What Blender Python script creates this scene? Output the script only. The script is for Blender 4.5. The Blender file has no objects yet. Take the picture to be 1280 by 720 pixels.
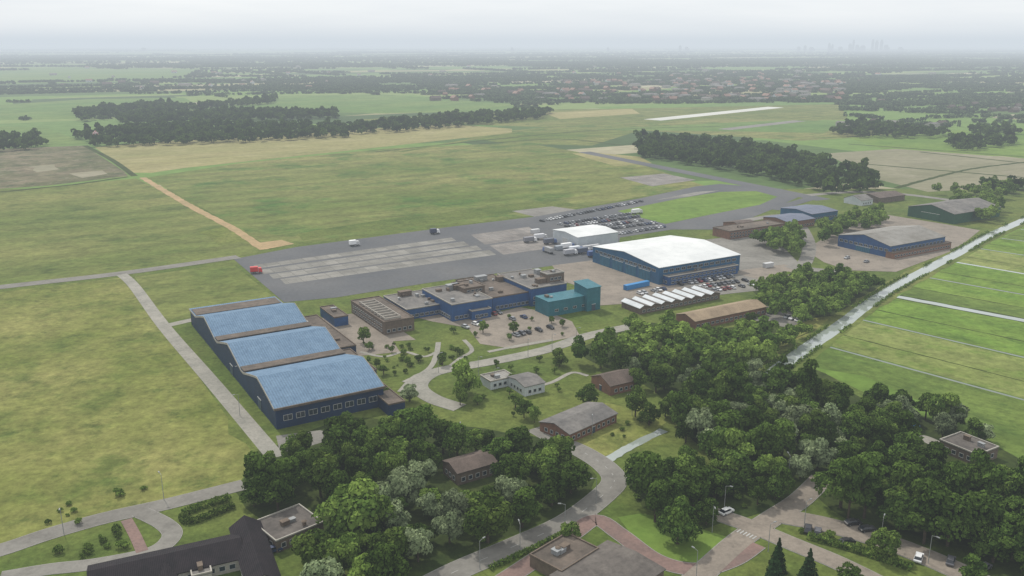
import bpy, math, random
import numpy as np
from mathutils import Vector, Matrix
random.seed(7); rng=np.random.default_rng(11)
S=bpy.context.scene
S.view_settings.view_transform='Standard'; S.view_settings.look='None'; S.view_settings.exposure=0
F=1100.0; H=120.0; TH=math.atan(306/F); sT,cT=math.sin(TH),math.cos(TH)
def P(px,py,z=0.0):
    xc=(px-640)/F; yc=(360-py)/F
    t=(H-z)/max(sT-yc*cT,1e-4)
    return (xc*t, t*(cT+yc*sT))
def lin(c):
    return tuple(((v/255)/12.92 if v/255<=0.04045 else ((v/255+0.055)/1.055)**2.4) for v in c)
COL=S.collection
def link(o): COL.objects.link(o); return o
# ------------------------------------------------------------------ materials
def nt(name):
    m=bpy.data.materials.new(name); m.use_nodes=True; n=m.node_tree; n.nodes.clear()
    return m,n
def noise(n,vec,scale,detail=4,rough=0.6):
    t=n.nodes.new('ShaderNodeTexNoise'); t.inputs['Scale'].default_value=scale
    t.inputs['Detail'].default_value=detail; t.inputs['Roughness'].default_value=rough
    n.links.new(vec,t.inputs['Vector']); return t.outputs['Fac']
def maprange(n,v,a,b,c,d):
    t=n.nodes.new('ShaderNodeMapRange'); n.links.new(v,t.inputs[0])
    for i,x in enumerate((a,b,c,d)): t.inputs[i+1].default_value=x
    return t.outputs[0]
def mixc(n,f,a,b,mode='MIX'):
    t=n.nodes.new('ShaderNodeMix'); t.data_type='RGBA'; t.blend_type=mode
    for s,v in ((t.inputs[0],f),(t.inputs[6],a),(t.inputs[7],b)):
        if isinstance(v,(int,float)): s.default_value=v
        elif isinstance(v,tuple): s.default_value=(v+(1,))[:4] if len(v)==3 else v
        else: n.links.new(v,s)
    return t.outputs[2]
def mul(n,col,fac):
    c=n.nodes.new('ShaderNodeVectorMath'); c.operation='SCALE'
    n.links.new(col,c.inputs[0]); 
    if isinstance(fac,(int,float)): c.inputs['Scale'].default_value=fac
    else: n.links.new(fac,c.inputs['Scale'])
    return c.outputs[0]
def coords(n,rot=0,scale=(1,1,1)):
    tc=n.nodes.new('ShaderNodeTexCoord'); mp=n.nodes.new('ShaderNodeMapping')
    mp.vector_type='TEXTURE'; mp.inputs['Rotation'].default_value=(0,0,rot)
    mp.inputs['Scale'].default_value=scale
    n.links.new(tc.outputs['Object'],mp.inputs['Vector']); return mp.outputs[0]
def finish(n,col,rough=0.85,spec=0.3,metal=0.0,bump=None,bstr=0.3,bdist=0.3):
    b=n.nodes.new('ShaderNodeBsdfPrincipled'); o=n.nodes.new('ShaderNodeOutputMaterial')
    if isinstance(col,tuple): b.inputs['Base Color'].default_value=col+(1,)
    else: n.links.new(col,b.inputs['Base Color'])
    b.inputs['Roughness'].default_value=rough; b.inputs['Specular IOR Level'].default_value=spec
    b.inputs['Metallic'].default_value=metal
    if bump is not None:
        bp=n.nodes.new('ShaderNodeBump'); bp.inputs['Strength'].default_value=bstr; bp.inputs['Distance'].default_value=bdist
        n.links.new(bump,bp.inputs['Height']); n.links.new(bp.outputs[0],b.inputs['Normal'])
    n.links.new(b.outputs[0],o.inputs[0])
GD=0.76
def field(name,A,B,C=None,s=0.012,rot=0.54,stretch=1.0,fine=0.5,cf=0.5,stripe=0,sdepth=0.12,amp=0.3,tuft=0.0,D=(74,88,42),gd=None):
    """mown / rough grass or soil: several scales of noise plus darker tufts"""
    m,n=nt(name); v=coords(n,rot,(stretch,1,1)); v0=coords(n)
    A,B=lin(A),lin(B); C=lin(C) if C else B
    c=mixc(n,maprange(n,noise(n,v,s,9,0.62),0.38,0.62,0,1),A,B)
    c=mixc(n,maprange(n,noise(n,v0,s*3.3,6,0.7),0.5,0.66,0,cf),c,C)
    if tuft: c=mixc(n,maprange(n,noise(n,v0,s*7,8,0.75),0.54,0.66,0,tuft),c,lin(D))
    c=mul(n,c,maprange(n,noise(n,v0,fine,5,0.75),0.3,0.7,1-amp,1+amp))
    c=mul(n,c,maprange(n,noise(n,v,fine*0.3,6,0.78),0.34,0.66,1-amp*0.8,1+amp*0.8))
    c=mul(n,c,GD if gd is None else gd)
    if stripe:
        w=n.nodes.new('ShaderNodeTexWave'); w.bands_direction='Y'; w.inputs['Scale'].default_value=stripe
        w.inputs['Distortion'].default_value=4; w.inputs['Detail'].default_value=3; w.inputs['Detail Scale'].default_value=0.6
        n.links.new(v,w.inputs['Vector'])
        c=mul(n,c,maprange(n,w.outputs['Fac'],0,1,1-sdepth,1+sdepth))
    finish(n,c,0.95,0.1)
    return m
def plain(name,A,B=None,s=0.3,rough=0.8,spec=0.3,wave=0,wrot=0,metal=0,amp=0.15,fine=3.0,axis='X',wd=0.15,stain=0):
    m,n=nt(name); v=coords(n,wrot); A=lin(A); B=lin(B) if B else tuple(x*0.75 for x in A)
    c=mixc(n,maprange(n,noise(n,v,s,7,0.65),0.35,0.65,0,1),A,B)
    c=mul(n,c,maprange(n,noise(n,v,fine,4,0.7),0.3,0.7,1-amp,1+amp))
    if stain: c=mul(n,c,maprange(n,noise(n,v,s*4,8,0.75),0.5,0.75,1,1-stain))
    bmp=None
    if wave:
        w=n.nodes.new('ShaderNodeTexWave'); w.bands_direction=axis; w.inputs['Scale'].default_value=wave
        n.links.new(v,w.inputs['Vector']); c=mul(n,c,maprange(n,w.outputs['Fac'],0,1,1-wd,1+wd*0.6)); bmp=w.outputs['Fac']
    finish(n,c,rough,spec,metal,bmp,0.3,0.1); return m
def slabs(name,A,B,w=7.5,h=5,rot=0.54,mortar=(80,80,78)):
    m,n=nt(name); v=coords(n,rot)
    b=n.nodes.new('ShaderNodeTexBrick'); b.offset=0; b.inputs['Scale'].default_value=1
    b.inputs['Brick Width'].default_value=w; b.inputs['Row Height'].default_value=h; b.inputs['Mortar Size'].default_value=0.12
    b.inputs['Color1'].default_value=lin(A)+(1,); b.inputs['Color2'].default_value=lin(B)+(1,); b.inputs['Mortar'].default_value=lin(mortar)+(1,)
    n.links.new(v,b.inputs['Vector'])
    c=mul(n,b.outputs[0],maprange(n,noise(n,v,0.05,8,0.7),0.3,0.7,0.62,1.25))
    c=mul(n,c,maprange(n,noise(n,v,1.0,4,0.7),0.3,0.7,0.86,1.12))
    finish(n,c,0.9,0.2); return m
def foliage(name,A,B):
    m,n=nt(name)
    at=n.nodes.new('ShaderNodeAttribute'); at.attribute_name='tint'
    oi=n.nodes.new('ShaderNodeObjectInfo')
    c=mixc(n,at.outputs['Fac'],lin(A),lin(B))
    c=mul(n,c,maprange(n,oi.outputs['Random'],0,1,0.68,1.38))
    d=n.nodes.new('ShaderNodeBsdfDiffuse'); t=n.nodes.new('ShaderNodeBsdfTranslucent'); x=n.nodes.new('ShaderNodeMixShader'); x.inputs[0].default_value=0.2
    n.links.new(c,d.inputs[0]); n.links.new(c,t.inputs[0]); n.links.new(d.outputs[0],x.inputs[1]); n.links.new(t.outputs[0],x.inputs[2])
    o=n.nodes.new('ShaderNodeOutputMaterial'); n.links.new(x.outputs[0],o.inputs[0]); return m
def objcol(name,rough=0.35):
    m,n=nt(name); oi=n.nodes.new('ShaderNodeObjectInfo'); finish(n,oi.outputs['Color'],rough,0.5); return m
def water(name,A,B,r=.06):
    m,n=nt(name); v=coords(n)
    c=mixc(n,maprange(n,noise(n,v,0.06,6,.7),.35,.65,0,1),lin(A),lin(B))
    finish(n,c,r,0.9,bump=noise(n,v,1.2,3),bstr=0.04,bdist=0.03); return m
def glass(name,c=(40,52,62)):
    m,n=nt(name); finish(n,lin(c),0.15,0.6); return m

M={}
M['lawn']=field('lawn_grass',(88,106,48),(110,120,60),(72,90,42),0.02,fine=0.6)
M['near']=field('meadow_near',(110,120,56),(144,142,84),(90,106,48),0.011,fine=0.35,cf=0.8,amp=0.32,tuft=.7,D=(74,92,42))
M['mid']=field('meadow_left',(102,116,56),(130,132,76),(82,100,46),0.008,stretch=2,fine=0.25,cf=0.8,amp=.3,tuft=.6,stripe=.01,sdepth=.05)
M['centre']=field('airfield_meadow',(100,116,54),(136,135,82),(72,106,44),0.006,stretch=2.4,fine=0.2,cf=0.9,amp=0.3,tuft=.5,stripe=.012,sdepth=.06)
M['tan']=field('dry_meadow',(162,153,104),(140,138,88),(172,163,120),0.006,stretch=4,fine=0.15,tuft=.3,D=(114,116,68),amp=.22)
M['brown']=field('rough_land',(96,98,64),(130,120,96),(72,86,50),0.014,fine=0.15,cf=0.95,tuft=.9,D=(146,137,118),amp=.3)
M['green1']=field('green_pasture',(98,128,64),(118,138,74),(84,112,54),0.006,stretch=2,fine=0.12,amp=0.2,tuft=.3)
M['green2']=field('bright_pasture',(102,132,56),(120,142,66),(86,116,48),0.008,stretch=3,fine=0.15,amp=0.2,tuft=.3)
M['grayf']=field('grey_field',(152,146,122),(134,132,104),(162,154,134),0.006,stretch=3,fine=0.1,amp=0.15)
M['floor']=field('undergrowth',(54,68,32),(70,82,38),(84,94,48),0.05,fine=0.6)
M['asph']=plain('asphalt',(84,86,89),(102,102,102),s=0.02,rough=0.95,spec=0.15,fine=0.5,amp=0.12,stain=.28)
M['asph2']=plain('old_asphalt',(132,129,122),(113,110,104),s=0.04,rough=0.95,spec=0.15,fine=0.6,amp=0.12,stain=.22)
M['conc']=slabs('concrete_apron',(136,133,126),(120,118,112),7.5,7.5,mortar=(96,94,90))
M['concp']=slabs('concrete_old',(134,128,122),(120,116,112),5,5,mortar=(96,93,90))
M['path']=plain('concrete_path',(148,144,134),(128,126,117),s=0.08,rough=0.95,fine=1.0,stain=.22)
M['pave']=plain('brick_pavers',(138,128,116),(119,111,101),s=0.05,rough=0.95,fine=1.0,amp=0.15,stain=.25)
M['red']=plain('red_brick_road',(128,105,97),(113,96,90),s=0.1,rough=0.95,fine=1.2,amp=0.15,stain=.2)
M['dirt']=plain('dirt',(166,140,104),(144,126,90),s=0.06,rough=1,fine=0.4,amp=0.2)
M['kerb']=plain('kerb_stone',(145,142,136),rough=0.9)
M['paint']=plain('road_paint',(185,185,180),(150,150,146),rough=0.8)
M['strip']=plain('pale_runway_concrete',(196,196,189),(180,180,172),s=.01,rough=.9)
M['water']=water('canal_water',(150,157,152),(134,142,134)); M['ditchw']=water('ditch_water',(96,106,90),(80,92,72),.12)  # canal base colour brightened: sky reflection painted into it
M['bluew']=plain('blue_cladding',(44,96,132),(36,82,114),s=0.2,rough=0.5,wave=1.2,wd=0.12)
M['navy']=plain('navy_cladding',(32,58,90),(26,48,76),s=0.2,rough=0.6,wave=1.0,wd=0.15)
M['blued']=plain('blue_band',(46,86,134),(38,72,114),s=0.3,rough=0.5,wave=0.6,wd=0.08)
M['bluer']=plain('light_blue_roof',(110,134,156),(96,120,143),s=0.25,rough=0.85,spec=0.12,wave=0.35,amp=0.12,wd=0.14,fine=1.2,stain=.25)
M['whiter']=plain('white_roof',(218,219,217),(200,202,201),s=0.06,rough=0.6,wave=0.25,amp=0.06,wd=0.1,stain=.06)
M['whitew']=plain('white_wall',(196,200,202),(176,182,184),s=0.2,rough=0.6,wave=0.4,wd=0.08)
M['teal']=plain('teal_cladding',(52,112,124),(40,98,110),s=0.3,rough=0.5,wave=0.9,wd=0.12)
M['greenw']=plain('green_cladding',(44,86,66),(36,76,56),s=0.3,rough=0.5,wave=0.8,wd=0.12)
M['gravel']=plain('grey_bitumen_roof',(122,118,113),(96,94,92),s=0.12,rough=0.95,fine=0.8,amp=0.14,stain=.28)
M['brownr']=plain('brown_bitumen_roof',(108,97,87),(82,75,68),s=0.12,rough=0.95,fine=0.8,amp=0.18,stain=.25)
M['greyr']=plain('dull_grey_roof',(104,98,92),(82,77,73),s=0.15,rough=0.95,fine=1,amp=0.15,stain=.25)
M['tile']=plain('brown_tile_roof',(104,91,83),(84,74,67),s=0.2,rough=0.9,wave=2.0,axis='Y',stain=.2)
M['orange']=plain('tan_tile_roof',(152,134,110),(130,114,94),s=0.15,rough=0.9,wave=1.2,stain=.2)
M['dark']=plain('dark_slate_roof',(46,41,44),(35,33,36),s=0.3,rough=0.9,spec=.15,wave=0.8,wd=0.3)
M['slate']=plain('blue_grey_roof',(106,112,128),(92,98,114),s=0.2,rough=0.7,wave=0.5)
M['metalr']=plain('grey_metal_roof',(142,139,133),(116,112,104),s=0.06,rough=0.7,wave=0.3,stain=.25)
M['brick']=plain('brick_wall',(130,96,78),(108,84,70),s=0.6,rough=0.9,fine=4)
M['brick2']=plain('brown_brick_wall',(112,99,86),(92,81,72),s=0.6,rough=0.9,fine=4)
M['conw']=plain('pale_wall',(166,161,151),(148,144,135),s=0.3,rough=0.9)
M['trim']=plain('pale_trim',(192,192,188),rough=0.7)
M['glass']=glass('window_glass'); M['frame']=plain('window_frame',(176,176,172),rough=0.6)
M['door']=plain('door_paint',(70,84,98),rough=0.5); M['hdoor']=plain('hangar_door',(46,100,124),(38,86,108),rough=0.5,wave=0.25,wd=0.3)
M['metal']=plain('galvanised_metal',(142,144,144),rough=0.45,spec=0.5)
M['bark']=plain('bark',(80,70,56),(60,52,42),s=2,rough=0.95)
M['L1']=foliage('leaves_dark',(38,58,26),(90,112,50))
M['L2']=foliage('leaves_mid',(52,76,32),(118,138,66))
M['L3']=foliage('leaves_willow',(88,104,72),(146,158,118))
M['L4']=foliage('needles_spruce',(26,46,28),(58,80,46))
M['L5']=foliage('leaves_fresh',(76,102,42),(132,152,74))
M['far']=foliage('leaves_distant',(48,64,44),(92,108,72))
M['car']=objcol('car_paint'); M['cglass']=glass('car_glass',(28,32,38)); M['tyre']=plain('tyre_rubber',(34,34,34),rough=0.9)
M['lampw']=glass('lamp_lens',(225,225,215)); M['obj']=objcol('painted_surface',0.6)
M['rtile']=plain('orange_roof_tiles',(150,118,102),(126,104,92),s=0.1,rough=0.9)
# ------------------------------------------------------------------ mesh helpers
class MB:
    def __init__(s): s.v=[];s.f=[];s.m=[]
    def add(s,vs,fs,mi=0):
        b=len(s.v); s.v+=[tuple(v) for v in vs]; s.f+=[tuple(i+b for i in f) for f in fs]; s.m+=[mi]*len(fs)
    def box(s,x0,x1,y0,y1,z0,z1,mi=0,top=True,bot=True,ti=0.0):
        vs=[(x0,y0,z0),(x1,y0,z0),(x1,y1,z0),(x0,y1,z0),(x0+ti,y0+ti,z1),(x1-ti,y0+ti,z1),(x1-ti,y1-ti,z1),(x0+ti,y1-ti,z1)]
        fs=[(0,1,5,4),(1,2,6,5),(2,3,7,6),(3,0,4,7)]
        if top: fs.append((4,5,6,7))
        if bot: fs.append((3,2,1,0))
        s.add(vs,fs,mi)
    def cyl(s,p0,p1,r0,r1,n=8,mi=0,cap=True):
        p0=Vector(p0);p1=Vector(p1);d=(p1-p0).normalized()
        a=d.orthogonal().normalized();b=d.cross(a)
        vs=[];
        for p,r in ((p0,r0),(p1,r1)):
            for i in range(n):
                t=2*math.pi*i/n; vs.append(p+a*math.cos(t)*r+b*math.sin(t)*r)
        fs=[(i,(i+1)%n,n+(i+1)%n,n+i) for i in range(n)]
        if cap: fs+= [tuple(range(n))[::-1],tuple(range(n,2*n))]
        s.add(vs,fs,mi)
    def mesh(s,name,mats):
        me=bpy.data.meshes.new(name); me.from_pydata(s.v,[],s.f)
        for m in mats: me.materials.append(m)
        me.polygons.foreach_set('material_index',s.m); me.update(); return me
    def obj(s,name,mats,parent=None):
        o=link(bpy.data.objects.new(name,s.mesh(name,mats)))
        if parent: o.parent=parent
        return o
def top(o,label,cat,group=None):
    o['label']=label; o['category']=cat
    if group: o['group']=group
    return o
def empty(name,x,y,z=0,rot=0):
    o=link(bpy.data.objects.new(name,None)); o.location=(x,y,z); o.rotation_euler=(0,0,rot); o.empty_display_size=1; return o
# ------------------------------------------------------------------ ground sheets
UZ=[0]
def zl(lvl):
    UZ[0]+=1; return lvl*0.015+(UZ[0]%40)*0.0003
def sheet(name,poly,mat,lvl,world=False,rag=0):
    pts=[p if world else P(*p) for p in poly]; z=zl(lvl) if lvl else 0
    if rag:
        q=[]
        for i in range(len(pts)):
            a,b=pts[i],pts[(i+1)%len(pts)]; k=max(1,min(14,int(math.hypot(b[0]-a[0],b[1]-a[1])/(rag*4))))
            for j in range(k):
                t=j/k; q.append((a[0]+(b[0]-a[0])*t+(random.uniform(-rag,rag)),a[1]+(b[1]-a[1])*t+random.uniform(-rag,rag)))
        pts=q
    me=bpy.data.meshes.new(name); me.from_pydata([(x,y,z) for x,y in pts],[],[tuple(range(len(pts)))])
    me.materials.append(M[mat]); me.update()
    if me.polygons[0].normal.z<0: me.flip_normals()
    o=link(bpy.data.objects.new(name,me)); o['kind']='structure'; return o
def smooth(pts,k=6):
    out=[];n=len(pts)
    for i in range(n-1):
        p0=pts[max(i-1,0)];p1=pts[i];p2=pts[i+1];p3=pts[min(i+2,n-1)]
        for j in range(k):
            t=j/k
            out.append(tuple(0.5*((2*p1[a])+(-p0[a]+p2[a])*t+(2*p0[a]-5*p1[a]+4*p2[a]-p3[a])*t*t+(-p0[a]+3*p1[a]-3*p2[a]+p3[a])*t**3) for a in (0,1)))
    out.append(tuple(pts[-1])); return out
def offs(pts,d,jit=0):
    out=[]
    for i,p in enumerate(pts):
        a=pts[max(i-1,0)];b=pts[min(i+1,len(pts)-1)]
        tx,ty=b[0]-a[0],b[1]-a[1];l=math.hypot(tx,ty) or 1; dd=d*(1+random.uniform(-jit,jit))
        out.append((p[0]-ty/l*dd,p[1]+tx/l*dd))
    return out
def dens(pts,step):
    out=[]
    for a,b in zip(pts[:-1],pts[1:]):
        k=max(1,int(math.hypot(b[0]-a[0],b[1]-a[1])/step))
        out+=[(a[0]+(b[0]-a[0])*j/k,a[1]+(b[1]-a[1])*j/k) for j in range(k)]
    return out+[pts[-1]]
ROADS=[]
def ribbon(name,px,w,mat,lvl,kerb=False,straight=False,mk=False,jit=0):
    pts=[P(*p) for p in px]
    if not straight: pts=smooth(pts)
    if jit: pts=dens(pts,5)
    L=offs(pts,w/2,jit);R=offs(pts,-w/2,jit); z=zl(lvl); b=MB()
    for i in range(len(pts)-1):
        b.add([(*R[i],z),(*R[i+1],z),(*L[i+1],z),(*L[i],z)],[(0,1,2,3)])
        if lvl>=7 and 'furrow' not in name: ROADS.append((pts[i],pts[i+1],w/2))
    o=b.obj(name,[M[mat]]); o['kind']='structure'
    if kerb:
        for sgn in (1,-1):
            k=MB(); A=offs(pts,sgn*(w/2+0.02));B=offs(pts,sgn*(w/2+0.22))
            if sgn<0: A,B=B,A
            for i in range(len(pts)-1):
                q=[A[i],A[i+1],B[i+1],B[i]]
                k.add([(*p,0.0) for p in q]+[(*p,0.13) for p in q],[(4,5,6,7),(0,1,5,4),(2,3,7,6)])
            ko=k.obj(name+'_kerb',[M['kerb']]); ko['kind']='structure'
    if mk:
        k=MB(); acc=0
        for i in range(len(pts)-1):
            a,b2=pts[i],pts[i+1]; l=math.hypot(b2[0]-a[0],b2[1]-a[1]); n=max(1,int(l/2))
            for j in range(n):
                acc+=1
                if acc%3: continue
                t0,t1=j/n,(j+0.8)/n; tx,ty=(b2[0]-a[0])/l,(b2[1]-a[1])/l
                p=(a[0]+(b2[0]-a[0])*t0,a[1]+(b2[1]-a[1])*t0);q=(a[0]+(b2[0]-a[0])*t1,a[1]+(b2[1]-a[1])*t1)
                k.add([(p[0]+ty*.06,p[1]-tx*.06,z+.006),(q[0]+ty*.06,q[1]-tx*.06,z+.006),(q[0]-ty*.06,q[1]+tx*.06,z+.006),(p[0]-ty*.06,p[1]+tx*.06,z+.006)],[(0,1,2,3)])
        if k.v:
            ko=k.obj('road_marking',[M['paint']]); ko['kind']='structure'
    return o
def onroad(x,y,m=1.0):
    for a,b,w in ROADS:
        dx,dy=b[0]-a[0],b[1]-a[1]; l2=dx*dx+dy*dy or 1
        t=max(0,min(1,((x-a[0])*dx+(y-a[1])*dy)/l2)); 
        if (x-a[0]-t*dx)**2+(y-a[1]-t*dy)**2<(w+m)**2: return True
    return False
m,n=nt('polder_ground'); v=coords(n,0.54,(2.6,1,1))
vo=n.nodes.new('ShaderNodeTexVoronoi'); vo.distance='CHEBYCHEV'; vo.inputs['Scale'].default_value=0.006; n.links.new(v,vo.inputs['Vector'])
sp=n.nodes.new('ShaderNodeSeparateColor'); n.links.new(vo.outputs['Color'],sp.inputs[0])
rp=n.nodes.new('ShaderNodeValToRGB'); rp.color_ramp.interpolation='CONSTANT'
els=[(0,(102,128,68)),(0.18,(84,106,58)),(0.34,(122,140,80)),(0.5,(72,92,54)),(0.62,(108,134,68)),(0.76,(146,143,106)),(0.86,(128,142,86)),(0.94,(164,158,130))]
rp.color_ramp.elements[0].color=lin(els[0][1])+(1,); rp.color_ramp.elements[1].position=els[1][0]; rp.color_ramp.elements[1].color=lin(els[1][1])+(1,)
for p_,c_ in els[2:]:
    e=rp.color_ramp.elements.new(p_); e.color=lin(c_)+(1,)
n.links.new(sp.outputs[0],rp.inputs[0])
c=mul(n,rp.outputs[0],maprange(n,noise(n,coords(n),0.05,8,0.7),0.3,0.7,0.66,1.04))
finish(n,c,0.95,0.1); M['ground']=m
R=90000
sheet('ground',[(-R,-3000),(R,-3000),(R,R),(-R,R)],'ground',0,world=True)
def lerp(a,b,f): return (a[0]*(1-f)+b[0]*f,a[1]*(1-f)+b[1]*f)
SH=[
('lawn',[(-700,1100),(-500,236),(1750,236),(2000,1100)],'lawn',1),
('pasture',[(-400,160),(0,158),(60,160),(110,180),(0,186),(-400,190)],'green1',1),
('pasture',[(0,131),(110,124),(230,122),(250,133),(120,148),(0,150)],'green1',1),
('pasture',[(330,120),(480,118),(640,130),(660,138),(480,142),(250,136)],'green1',1),
('pasture',[(-80,90),(80,84),(250,86),(230,98),(60,104),(-80,108)],'green1',1),
('pasture',[(440,150),(680,137),(820,135),(1050,130),(1060,150),(900,150),(700,160),(600,156)],'mid',1),
('pasture',[(560,170),(700,158),(900,146),(1020,150),(1140,168),(1000,176),(800,163),(740,182),(640,180)],'centre',2),
('pasture',[(740,162),(980,150),(1060,152),(1030,166),(900,164)],'green1',3),
('pasture',[(680,141),(790,136),(800,142),(700,149)],'tan',3),
('pasture',[(1060,172),(1150,165),(1280,160),(1400,165),(1400,190),(1280,196),(1120,192)],'green2',2),
('field',[(1030,192),(1120,186),(1280,198),(1500,215),(1500,235),(1280,232),(1160,240),(1100,225)],'grayf',3),
('pasture',[(1180,188),(1300,175),(1500,180),(1500,200),(1300,200)],'green2',4),
('field',[(118,184),(240,174),(560,155),(640,161),(640,166),(420,190),(230,210),(190,216),(165,216)],'tan',3),
('rough_field',[(-300,192),(0,186),(105,182),(155,214),(160,220),(60,232),(-300,256)],'brown',2),
('meadow',[(-500,258),(0,239),(170,223),(240,258),(330,314),(290,322),(150,341),(0,358),(-500,420)],'mid',2),
('meadow',[(183,222),(300,204),(480,186),(655,178),(700,186),(790,202),(880,232),(790,248),(670,269),(560,283),(370,303),(335,308),(250,258)],'centre',4),
('meadow',[(-700,1000),(-500,425),(0,365),(150,347),(205,410),(322,575),(300,602),(200,632),(0,690),(-200,760)],'near',2),
('meadow',[(168,346),(290,329),(350,378),(235,398),(205,400)],'mid',2),
('apron',[(292,324),(370,309),(560,284),(668,271),(720,262),(800,248),(870,233),(900,230),(975,236),(1005,243),(965,262),(930,276),(900,287),(840,287),(775,297),(772,312),(745,325),(700,331),(540,353),(420,372),(355,378)],'asph',5),
('apron_slab',[(820,250),(870,240),(900,238),(860,246)],'conc',6),
('lawn_oval',[(772,264),(850,248),(900,240),(945,239),(972,246),(950,256),(890,268),(832,280),(800,272)],'green2',7),
('bare_patch',[(775,222),(830,217),(870,225),(815,233)],'concp',5),
('bare_patch',[(320,304),(352,300),(368,305),(330,312)],'dirt',6),
('bare_patch',[(735,190),(800,196),(815,204),(770,208),(715,192)],'tan',5),
('bare_patch',[(640,264),(690,258),(720,262),(668,271)],'asph2',6),
('yard',[(690,332),(745,325),(832,352),(925,338),(985,330),(1010,345),(955,352),(905,366),(840,372),(780,380),(750,382),(735,362),(705,352)],'pave',6),
('yard',[(500,392),(540,388),(600,396),(650,384),(690,392),(715,402),(725,420),(640,436),(600,430),(585,410),(540,402)],'pave',6),
('yard',[(420,405),(500,412),(520,425),(440,430)],'pave',6),
('car_park',[(830,346),(905,338),(950,350),(960,362),(870,372)],'asph2',7),
('yard',[(1005,312),(1045,290),(1105,268),(1180,280),(1225,288),(1195,312),(1120,340),(1060,338),(1030,328)],'pave',6),
('yard',[(920,378),(975,385),(1010,400),(985,410),(930,398)],'asph2',6),
('yard',[(345,545),(400,538),(430,545),(380,560),(350,566)],'asph2',5),
('yard',[(400,398),(440,392),(480,410),(500,440),(450,445)],'pave',4),
('yard',[(880,300),(960,290),(1000,330),(925,338)],'asph2',4),
('green_bank',[(1000,452),(1130,352),(1500,182),(1600,300),(1700,600),(1250,560),(1100,500)],'green2',2),
]
for nm,pl,mt,lv in SH: sheet(nm,pl,mt,lv)
# long worn concrete strips on the apron
q0,q1,q2,q3=(316,331),(660,283),(704,311),(346,361)
for (f0,f1),(g0,g1),mt in [((0.02,.16),(0,.72),'conc'),((.22,.40),(0.0,.74),'conc'),((.44,.62),(0.02,.76),'conc'),((.67,.88),(0.04,.78),'conc'),((0.02,.45),(.79,1),'concp'),((.5,.92),(.80,.99),'concp')]:
    def pt(f,g): return lerp(lerp(q0,q1,g),lerp(q3,q2,g),f)
    sheet('apron_slab',[pt(f0,g0),pt(f0,g1),pt(f1,g1),pt(f1,g0)],mt,6)
for nm,pl,mt,lv in [
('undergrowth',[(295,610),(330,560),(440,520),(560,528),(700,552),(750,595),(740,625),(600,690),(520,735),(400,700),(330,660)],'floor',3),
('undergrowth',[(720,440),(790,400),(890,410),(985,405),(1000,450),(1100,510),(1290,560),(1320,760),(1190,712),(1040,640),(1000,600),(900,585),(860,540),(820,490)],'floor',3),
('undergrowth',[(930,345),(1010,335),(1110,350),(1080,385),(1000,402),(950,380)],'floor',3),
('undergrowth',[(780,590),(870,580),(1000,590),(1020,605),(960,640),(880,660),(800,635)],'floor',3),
('verge',[(1000,402),(1080,388),(1120,358),(985,452),(960,440)],'near',5),
('lawn_patch',[(700,530),(760,505),(820,508),(835,530),(805,555),(740,575),(720,556)],'near',4),
('lawn_patch',[(775,645),(800,640),(850,658),(905,672),(915,690),(880,705),(830,700),(785,668)],'green2',4)]: sheet(nm,pl,mt,lv,rag=1.3)
for pl,mt in [([(250,290),(290,282),(320,300),(280,305)],'near'),([(36,208),(62,206),(80,211),(50,215)],'grayf'),([(84,217),(130,213),(140,217),(100,222)],'grayf'),([(210,405),(232,402),(320,520),(335,560),(322,566),(250,470)],'lawn'),([(370,292),(470,276),(640,255),(700,250),(720,256),(640,266),(470,288),(380,300)],'lawn')]: sheet('grass_patch',pl,mt,5,rag=4)
dl=[[(1030,432),(1500,560)],[(1078,400),(1500,498)],[(1122,371),(1500,442)],[(1160,347),(1500,408)],[(1196,328),(1500,380)],[(1226,311),(1500,352)],[(1252,298),(1500,330)],[(1276,287),(1500,312)]]
def pmat(name,A,B,C):
    a=P(1078,400);b=P(1280,448); return field(name,A,B,C,0.022,rot=math.atan2(b[1]-a[1],b[0]-a[0]),stretch=3,fine=0.3,cf=.9,tuft=.6,D=(86,102,48),amp=.3,gd=.8)
M['p1']=pmat('polder_green',(98,128,50),(120,142,64),(84,112,46)); M['p2']=pmat('polder_light',(118,130,68),(138,145,86),(100,122,54)); M['p3']=pmat('polder_dark',(86,108,48),(108,126,60),(76,98,44))
ps=['p2','p1','p3','p1','p2','p1','p3','p1']
for i in range(len(dl)-1):
    a,b=dl[i],dl[i+1]; f=random.uniform(.38,.62)
    for k,(f0,f1) in enumerate(((0,f),(f,1))):
        sheet('polder_field',[lerp(a[0],b[0],f0),lerp(a[0],b[0],f1),lerp(a[1],b[1],f1),lerp(a[1],b[1],f0)],ps[i] if k==0 else random.choice(['p1',ps[i]]),3)
    ribbon('ditch_water',[lerp(a[0],b[0],f),lerp(a[1],b[1],f)],.8,'floor',5,straight=True,jit=.6)
sheet('polder_field',[(990,455),(1030,432),(1500,560),(1500,700),(1250,560),(1180,515),(1080,470)],'p3',3)
for i,d in enumerate(dl):
    big=i in (2,)
    ribbon('ditch_bank',d,7.5 if big else 3.4,'floor' if big else 'p3',4,straight=True,jit=.2)
    ribbon('ditch_water',d,4.8 if big else (1.4 if i!=4 else 2.4),'water' if big or i==4 else 'ditchw',5,straight=True,jit=.12)
cp=[(940,492),(985,452),(1050,407),(1084,381),(1120,358),(1162,335),(1200,315),(1240,293),(1290,271),(1500,180)]
ribbon('canal_bank',cp,13,'mid',6,jit=.15); ribbon('canal_water',cp,6.6,'water',7,jit=.05)
ribbon('canal_water',[(752,580),(775,566),(800,552),(830,538)],3.2,'water',7,jit=.15)
ribbon('field_ditch',[(106,182),(140,200),(168,220)],6,'floor',7)
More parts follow.
